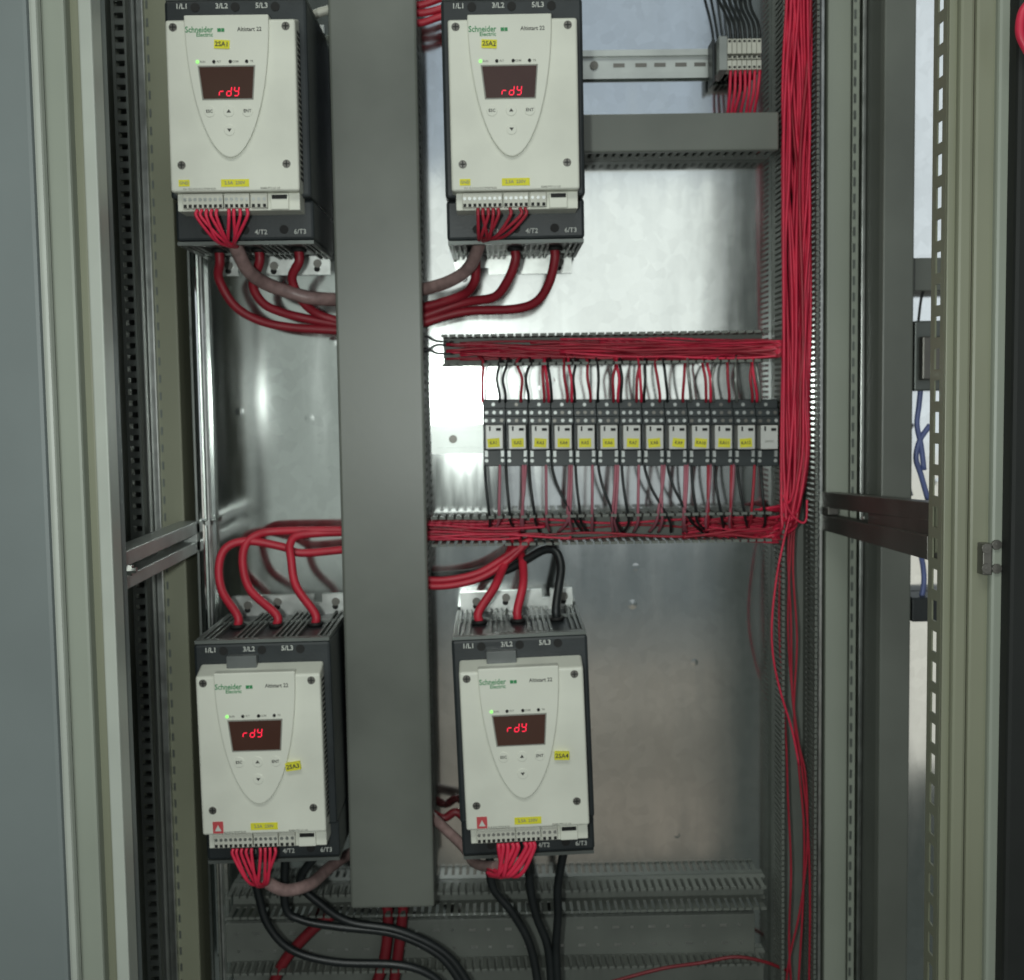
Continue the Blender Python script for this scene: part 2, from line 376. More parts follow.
# ------------------------------------------------------------------ ducts
def duct(name, label, x0, x1, z0, z1, depth, pitch, horizontal, material='duct_inner', back=True, fill=0.55):
    """open slotted wiring duct: base, lower wall strips, comb fingers and finger heads"""
    t = thing(name, label, 'wiring duct', ((x0+x1)/2, YP, z0))
    inv = Matrix.Translation(t.location).inverted()
    def bb(mb, n, bevel=0, kind=None):
        o = mb.build(n, material, t, bevel); o.matrix_parent_inverse = inv
        if kind: o['kind'] = kind
    bb(MB().box(x0, x1, YP-0.003, YP-0.0005, z0, z1), 'base')
    yw = YP-depth*0.28; yf = YP-depth; th = 0.0014
    if horizontal:
        for za in (z0, z1-th):
            mb = MB().box(x0, x1, yw, YP-0.003, za, za+th)
            x = x0+0.001; fm = MB()
            while x < x1-pitch*fill:
                fm.box(x, x+pitch*fill, yf, yw, za, za+th); fm.box(x-pitch*0.10, x+pitch*(fill+0.10), yf-0.001, yf+0.003, za-0.0008, za+th+0.0008); x += pitch
            bb(mb, 'wall'); bb(fm, 'comb_fingers', kind='stuff')
    else:
        for xa in (x0, x1-th):
            mb = MB().box(xa, xa+th, yw, YP-0.003, z0, z1)
            z = z0+0.001; fm = MB()
            while z < z1-pitch*fill:
                fm.box(xa, xa+th, yf, yw, z, z+pitch*fill); fm.box(xa-0.0008, xa+th+0.0008, yf-0.001, yf+0.003, z-pitch*0.1, z+pitch*(fill+0.1)); z += pitch
            bb(mb, 'wall'); bb(fm, 'comb_fingers', kind='stuff')
    return t
# central covered duct
YD = 1.355
tpl, tpr, btl, btr = P(326, 5, YD), P(415, 5, YD), P(354, 909, YD), P(437, 905, YD)
cx0 = (P(340, 490, YD).x); cx1 = P(426, 490, YD).x
cd = thing('covered_wiring_duct', 'wide vertical grey wiring duct with closed cover down the middle of the cabinet', 'wiring duct', ((cx0+cx1)/2, YP, btl.z))
inv = Matrix.Translation(cd.location).inverted()
o = MB().box(cx0, cx1, YD, YD+0.012, btl.z, Z1).build('cover', 'duct', cd, 0.003); o.matrix_parent_inverse = inv
for xa in (cx0+0.002, cx1-0.0036):
    mb = MB().box(xa, xa+0.0016, YP-0.025, YP-0.0005, btl.z+0.004, Z1)
    fm = MB(); z = btl.z+0.006
    while z < Z1: fm.box(xa, xa+0.0016, YD+0.010, YP-0.025, z, z+0.0045); z += 0.009
    o = mb.build('wall', 'duct_inner', cd); o.matrix_parent_inverse = inv
    o = fm.build('comb_fingers', 'duct_inner', cd); o.matrix_parent_inverse = inv; o['kind'] = 'stuff'
o = MB().box(cx0+0.002, cx1-0.002, YP-0.003, YP-0.0008, btl.z+0.004, Z1).build('base', 'duct_inner', cd); o.matrix_parent_inverse = inv
# upper right covered duct
YH = 1.39
a, b = P(560, 114.5, YH), P(779, 150, YH)
hd = thing('covered_wiring_duct', 'short horizontal grey wiring duct with closed cover below the cream terminal strip', 'wiring duct', ((a.x+b.x)/2, YP, b.z))
inv = Matrix.Translation(hd.location).inverted()
o = MB().box(a.x, b.x, YH, YH+0.010, b.z, a.z).build('cover', 'duct', hd, 0.002); o.matrix_parent_inverse = inv
for za in (b.z+0.001, a.z-0.0026):
    mb = MB().box(a.x, b.x-0.001, YP-0.02, YP-0.0005, za, za+0.0016); fm = MB(); x = a.x
    while x < b.x-0.006: fm.box(x, x+0.005, YH+0.010, YP-0.02, za, za+0.0016); x += 0.009
    o = mb.build('wall', 'duct_inner', hd); o.matrix_parent_inverse = inv
    o = fm.build('comb_fingers', 'duct_inner', hd); o.matrix_parent_inverse = inv; o['kind'] = 'stuff'
# open ducts
YF = 1.39
a, b = P(441, 334, YF), P(773, 363, YF)
U = (a.x, b.x, P(600, 363.5, YF).z, P(600, 333, YF).z)
duct('slotted_wiring_duct', 'open grey slotted duct full of red wires just above the relay row', U[0], U[1], U[2], U[3], 0.06, 0.0092, True)
a, b = P(431, 515, YF), P(773, 543, YF)
Lw = (a.x, b.x, P(600, 543.5, YF).z, P(600, 515, YF).z)
duct('slotted_wiring_duct', 'open grey slotted duct with loose red wires below the relay row', Lw[0], Lw[1], Lw[2], Lw[3], 0.06, 0.0092, True)
rx0, rx1 = P(783, 490, YF).x, P(817, 490, YF).x
duct('slotted_wiring_duct', 'tall vertical slotted duct holding the red wire bundle at the plate right edge', rx0, rx1, Z0, Z1, 0.06, 0.0062, False)
a, b = P(218, 895, YF), P(774, 911, YF)
zb1, zb0 = P(600, 890, 1.408).z, P(600, 912, 1.408).z
duct('slotted_wiring_duct', 'empty horizontal slotted duct crossing the plate below the lower starters', P(222, 900, YF).x, b.x, zb0, zb1, 0.042, 0.0088, True)
zc1 = P(600, 974, YF).z
duct('slotted_wiring_duct', 'lowest horizontal slotted duct cut off by the bottom picture edge', P(222, 960, YF).x, b.x, zc1-0.04, zc1, 0.042, 0.0088, True)
# perforated strip between them
a, b = P(222, 922, 1.44), P(755, 960, 1.44)
zt, zb = P(600, 917, 1.44).z, P(600, 956, 1.44).z
ps = thing('perforated_strip', 'flat dark grey strip with two rows of holes between the two lowest ducts', 'strip', ((a.x+b.x)/2, YP, zb))
inv = Matrix.Translation(ps.location).inverted()
o = MB().box(a.x, b.x, 1.441, YP-0.0005, zb, zt).build('strip', 'duct_inner', ps, 0.0008); o.matrix_parent_inverse = inv
mb = MB(); x = a.x+0.015; k = 0
while x < b.x-0.02:
    w = 0.008 if k % 2 else 0.0035
    mb.box(x, x+w, 1.4404, 1.4412, zt-0.0145, zt-0.0115); mb.box(x+0.002, x+w+0.002, 1.4404, 1.4412, zt-0.036, zt-0.033); x += 0.0215; k += 1
o = mb.build('punched_holes', 'steel', ps); o.matrix_parent_inverse = inv

# ------------------------------------------------------------------ DIN rails
def din_rail(label, px0, px1, py0, py1, slots, screws):
    a, b = P(px0, py0, YP-0.01), P(px1, py1, YP-0.01)
    z0, z1 = b.z, a.z; h = z1-z0
    t = thing('din_rail', label, 'rail', ((a.x+b.x)/2, YP, z0)); inv = Matrix.Translation(t.location).inverted()
    mb = MB().box(a.x, b.x, YP-0.0035, YP-0.0025, z0+h*0.18, z1-h*0.18)
    for za, zz in ((z0, z0+h*0.18), (z1-h*0.18, z1)):
        mb.box(a.x, b.x, YP-0.0085, YP-0.0075, za, zz)
    mb.box(a.x, b.x, YP-0.0085, YP-0.0005, z0+h*0.18, z0+h*0.18+0.001).box(a.x, b.x, YP-0.0085, YP-0.0005, z1-h*0.18-0.001, z1-h*0.18)
    o = mb.build('profile', 'strut', t); o.matrix_parent_inverse = inv
    sm = MB(); zc = (z0+z1)/2
    for px in slots:
        p = P(px, (py0+py1)/2, YP-0.004); sm.box(p.x-0.0065, p.x+0.0065, YP-0.0039, YP-0.0033, zc-0.0022, zc+0.0022)
    if slots: o = sm.build('slot_holes', 'steel_dark', t); o.matrix_parent_inverse = inv
    for px in screws:
        p = P(px, (py0+py1)/2, YP-0.004); o = MB().cyl((p.x, YP-0.0030, zc), 0.0048, 0.003, 12).cyl((p.x, YP-0.0060, zc), 0.0022, 0.0005, 6).build('screw', 'steel_dark', t, 0.0005); o.matrix_parent_inverse = inv
din_rail('grey slotted rail carrying the cream terminal strip near the top', 575, 722, 50, 77, [619, 641, 660, 681, 700], [594])
din_rail('bright grey rail end sticking out left of the relay row', 431, 774, 425, 449, [], [453])

# ------------------------------------------------------------------ soft starters
SEG = {'r': 'eg', 'd': 'bcdeg', 'y': 'bcdfg'}
def starter_mesh_cache():
    c = {}
    c['body'] = MB().box(-0.071, 0.071, -0.172, -0.004, 0.0450, 0.2408).box(-0.0708, 0.0708, -0.157, -0.0042, 0.0045, 0.0449)
    c['cover'] = MB().box(-0.0655, 0.0655, -0.200, -0.1722, 0.0455, 0.2145)
    c['cover'].v = [(x, y, z+(0.008 if y > -0.19 and z > 0.1 else 0)) for x, y, z in c['cover'].v]   # sloping top
    pts = []; zt, zb, hw = 0.2185, 0.0785, 0.0425
    n = 26
    for k in range(n+1):
        a = math.pi/2*k/n; t = math.sin(a)
        pts.append((hw*max(0, 1-t*t)**0.53-0.003, zt-(zt-zb)*t))
    left = [(-(x+0.003)-0.003, z) for x, z in reversed(pts[:-1])]
    c['shield'] = MB().prism(pts+left, -0.19, -0.2036)
    return c
SC = starter_mesh_cache()
def make_starter(label, cpx, cpy, roll, number, nx, nz, low):
    R = Matrix.Rotation(-roll, 4, 'Y')
    c = P(cpx, cpy, YP-0.20)
    loc = c-(R @ Vector((0, -0.20, 0.130)))
    t = thing('soft_starter', label, 'motor starter', loc, 'soft starters with red lit displays')
    t.rotation_euler = (0, -roll, 0)
    fl = MB()   # mounting flange with its notches
    fl.box(-0.066, 0.066, -0.0039, -0.0006, 0.0, 0.24)
    fl.box(-0.066, 0.030, -0.0045, -0.0006, 0.2401, 0.2640).box(0.040, 0.066, -0.0045, -0.0006, 0.2401, 0.2640).box(0.030, 0.040, -0.0044, -0.0006, 0.2401, 0.2535)
    fl.box(-0.066, -0.040, -0.0045, -0.0006, -0.0165, -0.0001).box(-0.030, 0.066, -0.0045, -0.0006, -0.0165, -0.0001).box(-0.040, -0.030, -0.0044, -0.0006, -0.0080, -0.0001)
    fo = fl.build('mounting_flange', 'steel', t)
    for x, z in ((-0.047, 0.2535), (-0.012, 0.2565), (0.056, 0.2550), (-0.050, -0.005), (0.002, -0.006), (0.052, -0.004)):
        MB().cyl((x, -0.0046, z), 0.0048, 0.0035, 12).cyl((x, -0.0081, z), 0.0024, 0.0004, 6).build('screw', 'steel_dark', fo, 0.0005)
        MB().cyl((x-0.001, -0.0046, z-0.006), 0.0036, 0.0003, 10).build('slot_hole', 'hole', fo)
    SC['body'].build('body', 'black_plastic', t, 0.003)
    # louvres over top and bottom of the heat sink
    for name, z0, z1 in (('top_grille', 0.2410, 0.2450), ('bottom_grille', 0.0002, 0.0042)):
        mb = MB(); x = -0.066; yg = 0 if z0 > 0.1 else 0.015
        while x < 0.066:
            if min(abs(x+0.0012-q) for q in (-0.043, 0.0, 0.043)) > 0.0085: mb.box(x, x+0.0026, -0.158+yg, -0.010, z0, z1)
            x += 0.0058
        mb.box(-0.070, 0.070, -0.171+yg, -0.160+yg, z0, z1-0.0003).box(-0.070, -0.0665, -0.160+yg, -0.012, z0, z1).box(0.0665, 0.070, -0.160+yg, -0.012, z0, z1)
        mb.box(-0.066, 0.066, -0.065, -0.061, z0, z1-0.0006)
        g = mb.build(name, 'dark_metal', t)
        for q in (-0.043, 0.0, 0.043):
            MB().cyl((q, -0.085, z1+0.0004 if z0 > 0.1 else z1), 0.0085, z1-z0, 12, 'z').build('cable_entry', 'hole', g)
    cov = SC['cover'].build('front_cover', 'cover', t, 0.0025, 3)
    mb = MB(); z = 0.058
    while z < 0.205:
        for sx in (-1, 1): mb.box(sx*0.0652, sx*0.0660, -0.190, -0.176, z, z+0.0028)
        z += 0.0056
    o = mb.build('side_vents', 'hole', cov); o['kind'] = 'stuff'
    sh = SC['shield'].build('control_panel', 'shield', t, 0.0012, 2)
    yf = -0.2038
    # display
    dg = MB().prism([(-0.0315, 0.1675), (0.0235, 0.1675), (0.0210, 0.1365), (-0.0280, 0.1365)], -0.2032, -0.2042).build('display', 'display_glass', t)
    MB().prism([(-0.0330, 0.1690), (0.0250, 0.1690), (0.0222, 0.1352), (-0.0294, 0.1352)], -0.2030, -0.2039).build('display_bezel', 'grey_ink', t)
    dx, dz = (-0.001, 0.1435) if not low else (-0.006, 0.1550)
    hgt, wid, th = 0.0088, 0.0043, 0.0009
    for k, ch in enumerate('rdy'):
        mb = MB(); ox = dx-0.0085+k*0.0075
        def seg(xa, za, xb, zb):
            sl = 0.12
            xa += sl*za; xb += sl*zb
            if abs(za-zb) < 1e-6: q = [(xa+0.0005, za-th/2), (xb-0.0005, za-th/2), (xb-0.0005+sl*th, za+th/2), (xa+0.0005, za+th/2)]
            else: q = [(xa-th/2, za), (xa+th/2, za), (xb+th/2, zb), (xb-th/2, zb)]
            mb.prism([(ox+a, dz+b) for a, b in q], -0.2041, -0.2045)
        h2 = hgt/2; w2 = wid/2; e = 0.0005
        S7 = {'a': (-w2, h2, w2, h2), 'b': (w2, e, w2, h2-e), 'c': (w2, -h2+e, w2, -e), 'd': (-w2, -h2, w2, -h2), 'e': (-w2, -h2+e, -w2, -e), 'f': (-w2, e, -w2, h2-e), 'g': (-w2, 0, w2, 0)}
        for s in SEG[ch]: seg(*S7[s])
        mb.build('lit_digit', 'segment', dg)
    for k, x in enumerate((-0.033, -0.0165, 0.0, 0.0165)):
        MB().cyl((x, -0.2034, 0.1727), 0.0017, 0.0010, 10).build('indicator_light', 'led_green' if k == 0 else 'hole', t)
        text(('RUN', 'FLT', 'COM', 'TR')[k], 0.0028, x+0.005, yf, 0.1727, 'grey_ink', t)
    for x, z, lt in ((-0.0225, 0.124, 'ESC'), (-0.0030, 0.124, '^'), (0.0158, 0.124, 'ENT'), (-0.0030, 0.1055, 'v')):
        bo = MB().cyl((x, -0.2030, z), 0.0056, 0.0013, 16).build('button', 'shield', t, 0.0005)
        if len(lt) > 1: text(lt, 0.0042, x, -0.2046, z, 'dark_ink', bo)
        else:
            s = 1 if lt == '^' else -1
            MB().prism([(x-0.0022, z-0.0013*s), (x+0.0022, z-0.0013*s), (x, z+0.0018*s)], -0.2042, -0.2047).build('arrow_mark', 'dark_ink', bo)
    text('Schneider', 0.0082, -0.0445, yf, 0.2040, 'green_ink', t, align='LEFT', squash=0.86)
    text('Electric', 0.0056, -0.0335, yf, 0.1990, 'green_ink', t, align='LEFT', squash=1.0)
    MB().box(-0.0120, -0.0085, -0.2042, -0.2037, 0.2018, 0.2052).box(-0.0080, -0.0050, -0.2042, -0.2037, 0.2018, 0.2052).build('logo_mark', 'green_ink', t)
    text('Altistart 22', 0.0056, 0.0080, yf, 0.2040, 'dark_ink', t, align='LEFT', squash=0.95)
    st = MB().box(nx-0.0078, nx+0.0078, -0.2045, -0.1995, nz-0.0042, nz+0.0042).build('number_sticker', 'yellow', t)
    tilt(st, (nx, 0, nz), -7 if low and roll < 0.02 else 3)
    text(number, 0.0066, nx, -0.2047, nz, 'dark_ink', st)
    for x, z in ((-0.0575, 0.2078), (0.0560, 0.2078), (-0.0535, 0.0722), (0.0530, 0.0722)):
        s = MB().cyl((x, -0.1998, z), 0.0042, 0.0009, 14).build('screw', 'steel_dark', t, 0.0004)
        MB().box(x-0.0030, x+0.0030, -0.2010, -0.2006, z-0.0005, z+0.0005).box(x-0.0005, x+0.0005, -0.2011, -0.2007, z-0.0030, z+0.0030).build('screw_slot', 'hole', s)
    if not low: 
        s = MB().box(-0.0570, -0.0460, -0.2006, -0.1998, 0.0510, 0.0575).build('small_sticker', 'yellow', t)
        text('GND', 0.0042, -0.0515, -0.2008, 0.0542, 'grey_ink', s)
    else:
        s = MB().box(-0.0540, -0.0430, -0.2006, -0.1998, 0.0475, 0.0600).build('warning_sticker', 'red_label', t)
        MB().prism([(-0.0520, 0.0500), (-0.0450, 0.0500), (-0.0485, 0.0565)], -0.2005, -0.2009).build('warning_triangle', 'white_ink', s)
        MB().box(-0.036, -0.004, -0.184, -0.1722, 0.2170, 0.2320).build('grey_tab', 'tab', t, 0.001)
    s = MB().box(-0.0140, 0.0145, -0.2006, -0.1998, 0.0500, 0.0575).build('yellow_strip_sticker', 'yellow', t)
    text('2.5A  230V', 0.0046, 0.0, -0.2008, 0.0538, 'grey_ink', s)
    text('CL1 CL2 R1A R1C STOP RUN', 0.0026, -0.036, -0.2004, 0.0483, 'grey_ink', t)
    text('RS485 PTC LI1 LI2', 0.0026, 0.036, -0.2004, 0.0483, 'grey_ink', t)
    # terminal blocks
    MB().box(-0.0615, 0.0640, -0.190, -0.1574, 0.0275, 0.0452).build('terminal_base', 'cover', t, 0.001)
    for x0, x1, np_ in ((-0.0550, -0.0138, 8), (-0.0128, 0.0132, 5), (0.0144, 0.0315, 3)):
        tb = MB().box(x0, x1, -0.1955, -0.1902, 0.0295, 0.0445).build('terminal_block', 'terminal', t, 0.0008)
        for k in range(np_):
            x = x0+(k+0.5)*(x1-x0)/np_
            MB().cyl((x, -0.1953, 0.0385), 0.0018, 0.0007, 8).build('terminal_screw', 'steel', tb)
            MB().box(x-0.0015, x+0.0015, -0.1958, -0.1953, 0.0302, 0.0335).build('wire_hole', 'hole', tb)
    rj = MB().box(0.0345, 0.0530, -0.1935, -0.1902, 0.0280, 0.0440).build('connector_cap', 'cover', t, 0.0008)
    MB().box(0.0360, 0.0515, -0.1942, -0.1934, 0.0385, 0.0425).build('connector_slot', 'hole', rj)
    # dark body markings
    for k, q in enumerate((-0.040, 0.0, 0.040)):
        MB().cyl((q, -0.1718, 0.2335), 0.0046, 0.0009, 12).build('screw_hole', 'hole', t)
        text(('1/L1', '3/L2', '5/L3')[k], 0.0072, q-0.0135, -0.1722, 0.2345, 'white_ink', t)['on_body'] = True
        MB().cyl((q, -0.1568, 0.0150), 0.0046, 0.0009, 12).build('screw_hole', 'hole', t)
        text(('2/T1', '4/T2', '6/T3')[k], 0.0068, q+0.0165, -0.1573, 0.0125, 'white_ink', t)['on_body'] = True
    Ms = Matrix.Translation((0, 0, 0.130)) @ Matrix.Diagonal((0.972, 1, 0.980, 1)) @ Matrix.Translation((0, 0, -0.130))
    for ch in t.children:
        n = ch.name.split('.')[0]
        if n in ('body', 'mounting_flange', 'top_grille', 'bottom_grille', 'screw_hole') or ch.get('on_body'): continue
        ch.matrix_basis = Ms @ ch.matrix_basis
    return t
ST = {}
ST['TL'] = make_starter('cream soft starter at upper left, its yellow number sticker under the logo', 232.5, 106, 0.0, '2SA1', -0.008, 0.1895, False)
ST['TR'] = make_starter('cream soft starter right of the central duct near the top', 514, 105, 0.006, '2SA2', -0.024, 0.1895, False)
ST['BL'] = make_starter('cream soft starter at lower left with red warning sticker and three red cables on top', 261, 755, 0.012, '2SA3', 0.034, 0.1180, True)
ST['BR'] = make_starter('cream soft starter at lower right with one black cable on top', 524.5, 749.5, 0.030, '2SA4', 0.039, 0.1225, True)
bpy.context.view_layer.update()
def L(s, x, y, z): return ST[s].matrix_world @ Vector((x, y, z))

# ------------------------------------------------------------------ relays
relay_x = [494.3+23.14*k for k in range(13)]
YR = 1.376
sc = F/1.39
def make_relay(k):
    c = P(relay_x[k], 436.5, YR); base = P(relay_x[k], 465.5, 1.41)
    lab = '%s relay from the left in the black relay row, white module with yellow sticker' % ORD[k] if k < 12 else 'last relay at the right end of the row, white module without yellow sticker'
    t = thing('relay', lab, 'relay', (c.x, YP-0.0085, base.z), 'plug-in relays in the row')
    hw = 0.01265; z = lambda py: P(relay_x[k], py, 1.40).z-base.z
    y = lambda Y: Y-(YP-0.0085)
    zb, z1, z2, z3, zt = z(466), z(450), z(424), z(416.5), z(399.5)
    mb = MB().box(-hw, hw, y(1.412), 0, zb, zt).box(-hw, hw, y(1.398), y(1.412), zb, z1)
    s = mb.build('socket', 'socket', t, 0.0008)
    st1 = MB().box(-hw, hw, y(1.405), y(1.4119), z(408.5), z(400)).box(-hw, hw, y(1.400), y(1.4119), z(416.4), z(408.6)).box(-hw, hw, y(1.395), y(1.4119), z(424), z(416.5)).build('terminal_step', 'socket', t, 0.0006)
    for row, (py, Y, xs) in enumerate(((404.5, 1.405, (-0.0005,)), (412.5, 1.400, (-0.0085, 0.0, 0.0085)), (420.4, 1.395, (-0.0085, -0.0002, 0.0085)))):
        for x in xs:
            MB().cyl((x+random.uniform(-.0006, .0006), y(Y)+0.0002, z(py)), 0.0021, 0.0009, 8).build('screw', 'steel_dim' if random.random() < 0.65 else 'steel_dark', st1)
    md = MB().box(-0.0097, 0.0097, y(1.3890), y(1.4115), z(448.7), z(425)).build('relay_module', 'relay_white', t, 0.0008)
    MB().box(-0.0058, -0.0040, y(1.3882), y(1.3891), z(430.5), z(426)).box(0.0020, 0.0075, y(1.3882), y(1.3891), z(430.5), z(427.8)).build('module_window', 'hole', md)
    if k < 12:
        dxx = random.uniform(-.0012, .0012)
        sk = MB().box(dxx-0.0068, dxx+0.0068, y(1.3883), y(1.3891), z(446.8), z(438.0)).build('number_sticker', 'yellow', md); tilt(sk, (dxx, 0, z(442.4)), random.uniform(-7, 7))
        text('KA%d' % (k+1), 0.0052, dxx, y(1.3881), z(442.4), 'dark_ink', sk, squash=0.9)
    else: text('24VDC', 0.0034, 0, y(1.3888), z(441), 'grey_ink', md)
    for x in (-0.0092, 0.0088):
        MB().box(x-0.0017, x+0.0017, y(1.3955), y(1.3981), z(456.5), z(450.5)).build('clip', 'steel_dim', s)
        MB().cyl((x, y(1.398)+0.0002, z(460.5)), 0.0021, 0.0009, 8).build('screw', 'steel_dim', s)
    return t
for k in range(13): make_relay(k)

# ------------------------------------------------------------------ cream terminal strip at the top
a, b = P(719, 36, 1.39), P(762, 71, 1.39)
ts = thing('terminal_strip', 'cream terminal strip with grey end bracket on the upper rail at top right', 'terminal strip', ((a.x+b.x)/2, YP-0.0085, b.z))
inv = Matrix.Translation(ts.location).inverted()
e1 = P(727.5, 36, 1.39).x
def tb_(mb, n, mt, bev=0.0006):
    o = mb.build(n, mt, ts, bev); o.matrix_parent_inverse = inv; return o
tb_(MB().box(a.x, e1, 1.39, YP-0.0088, P(723, 70, 1.39).z, P(723, 36, 1.39).z), 'end_bracket', 'rail_grey')
tb_(MB().box(a.x-0.0035, a.x-0.0005, 1.412, YP-0.0088, b.z-0.006, a.z+0.003), 'shade_strip', 'black_plastic')  # dark strip added for the shadow beside the bracket, not a real plate
w = (b.x-e1)/7
zz = lambda py: P(745, py, 1.39).z
for k in range(7):
    x0 = e1+k*w+0.0002; x1 = e1+(k+1)*w-0.0002
    o = tb_(MB().box(x0, x1, 1.392, YP-0.0088, zz(53), zz(38)).box(x0, x1, 1.394, YP-0.0088, zz(58), zz(54.5)).box(x0, x1, 1.392, YP-0.0088, zz(69), zz(59.5)).box(x0, x1, 1.41, YP-0.0088, zz(69), zz(38)), 'terminal', 'terminal', 0.0005)
    h = MB().box(x0+0.001, x1-0.001, 1.3915, 1.393, zz(56.8), zz(55.4)).box(x0+0.0012, x1-0.0012, 1.3913, 1.393, zz(67.5), zz(65.5)).box(x0+0.0012, x1-0.0012, 1.3913, 1.393, zz(41.5), zz(39.5)).build('contact_hole', 'hole', ts)
    h.matrix_parent_inverse = inv

# ------------------------------------------------------------------ wires
def wire(name, label, cat, pts, r, material, group=None, n=8, sub=6, r1=None):
    o = MB().tube(spline(pts, sub), r, n, r1).build(name, material)
    return tag(o, label, cat, group)
def path(px, Y0, Y1):
    k = len(px)-1
    return [P(x, y, Y0+(Y1-Y0)*min(1, i/k*1.3)) for i, (x, y) in enumerate(px)]
RC = 0.0052
# top-left power cables
for lab, x, px in (('thick dark red cable from the left outlet of the upper left starter', -0.043, [(219, 279), (234, 305), (258, 320), (289, 327), (345, 331)]),
                   ('thick dark red cable from the middle outlet of the upper left starter', 0.0, [(253, 285), (263, 303), (281, 312), (304, 318), (345, 326)]),
                   ('thick dark red cable from the right outlet of the upper left starter', 0.043, [(292, 279), (303, 302), (320, 315), (345, 323)])):
    wire('power_cable', lab, 'cable', [L('TL', x, -0.085, 0.002), L('TL', x, -0.084, -0.010)]+path(px, 1.375, 1.40), RC, 'red_cable', 'power cables of the starters')
for lab, x, px in (('dark red cable bending left from the left outlet of the upper right starter', -0.043, [(474, 283), (458, 297), (410, 311)]),
                   ('dark red cable bending left from the middle outlet of the upper right starter', 0.0, [(508, 280), (494, 297), (462, 303), (410, 321)]),
                   ('dark red cable bending left from the right outlet of the upper right starter', 0.043, [(549, 283), (537, 301), (514, 309), (462, 312), (410, 327)])):
    wire('power_cable', lab, 'cable', [L('TR', x, -0.085, 0.002), L('TR', x, -0.084, -0.010)]+path(px, 1.375, 1.41), RC, 'red_cable', 'power cables of the starters')
for lab, x, px in (('bright red cable arching from the left inlet of the lower left starter', -0.043, [(222, 591), (219, 565), (227, 547), (249, 541), (283, 547), (302, 553), (350, 549)]),
                   ('bright red cable arching from the middle inlet of the lower left starter', 0.0, [(251, 591), (243, 567), (245, 546), (257, 535), (280, 531), (350, 530)]),
                   ('bright red cable rising straight from the right inlet of the lower left starter', 0.043, [(296, 586), (291, 558), (290, 545), (297, 536), (320, 533), (350, 532)])):
    wire('power_cable', lab, 'cable', [L('BL', x, -0.085, 0.243), L('BL', x, -0.084, 0.255)]+path(px, 1.38, 1.41), RC*0.93, 'red_cable_bright', 'power cables of the starters')
for lab, x, px, mt in (('red cable slanting up from the left inlet of the lower right starter', -0.043, [(494, 588), (503, 568), (512, 545), (514, 528)], 'red_cable_bright'),
                       ('red cable rising upright from the middle inlet of the lower right starter', 0.0, [(523, 585), (523, 565), (519, 545), (517, 528)], 'red_cable_bright'),
                       ('black cable looping left from the right inlet of the lower right starter', 0.043, [(559, 585), (561, 566), (556, 552), (544, 550), (524, 561), (504, 571), (470, 580), (415, 584)], 'black_wire')):
    wire('power_cable', lab, 'cable', [L('BR', x, -0.085, 0.243), L('BR', x, -0.084, 0.255)]+path(px, 1.38, 1.42 if 'black' in mt else 1.437), RC*0.95, mt, 'power cables of the starters')
for k, (off, lab) in enumerate(((0, 'upper red cable curving from the central duct to the lower relay duct'), (6, 'lower red cable curving from the central duct to the lower relay duct'))):
    wire('power_cable', lab, 'cable', [P(415, 579+off, 1.405), P(445, 580+off, 1.405), P(478, 573+off, 1.405), P(505, 557+off, 1.408), P(532, 538, 1.412)], RC*0.8, 'red_cable_bright', 'power cables of the starters')
# black cables out of the lower starters
for lab, s, x, px in (('black cable hanging from the left outlet of the lower left starter', 'BL', -0.043, [(258, 893), (268, 925), (292, 950), (335, 962), (400, 965), (432, 976), (450, 995)]),
                      ('black cable hanging from the middle outlet of the lower left starter', 'BL', 0.0, [(285, 905), (302, 920), (340, 927), (395, 934), (440, 956), (466, 990)]),
                      ('black cable hanging from the right outlet of the lower left starter', 'BL', 0.043, [(300, 880), (322, 905), (350, 922), (400, 931), (446, 954), (474, 992)]),
                      ('black cable slanting down from the left outlet of the lower right starter', 'BR', -0.043, [(492, 885), (512, 912), (530, 945), (540, 995)]),
                      ('black cable hanging from the middle outlet of the lower right starter', 'BR', 0.0, [(530, 885), (536, 915), (548, 948), (552, 995)]),
                      ('black cable dropping straight from the right outlet of the lower right starter', 'BR', 0.043, [(558, 885), (558, 915), (556, 950), (558, 995)])):
    wire('power_cable', lab, 'cable', [L(s, x, -0.085, 0.002), L(s, x, -0.084, -0.010)]+path(px, 1.372, 1.378), RC*0.95, 'black_wire', 'power cables of the starters')
# control wires fanning out of the terminal blocks into sleeves
SN = {'TL': 'upper left', 'TR': 'upper right', 'BL': 'lower left', 'BR': 'lower right'}
def fan(s, xs, merge, sl, mt, r=0.0017, spread=0.005, slr=0.0075, Yd=None):
    M = P(*merge)
    for k, x in enumerate(xs):
        a = L(s, x, -0.1945, 0.0305); b = L(s, x, -0.1955, 0.0225)
        e = M+Vector((random.uniform(-1, 1)*spread, random.uniform(-1, 1)*spread*0.7, random.uniform(-1, 1)*0.002))
        c = b.lerp(e, 0.55)+Vector((random.uniform(-.004, .004), -0.010, -0.008))
        wire('control_wire', '%s red control wire from the left leaving the %s starter terminals' % (ORD[k].capitalize(), SN[s]), 'wire', [a, b, c, e], r, mt, 'red control wires under the starters')
    if sl:
        wire('cable_sleeve', {'TL': 'grey pink cable sleeve below the upper left starter', 'TR': 'dark grey red cable sleeve below the upper right starter', 'BL': 'pinkish grey cable sleeve curving under the lower left starter', 'BR': 'pinkish grey cable sleeve left of the lower right starter bottom'}[s], 'cable sleeve', [M+Vector((0, 0, 0.006))]+[P(*q) for q in sl], slr, 'sleeve', 'sleeves of the control wires', 10)
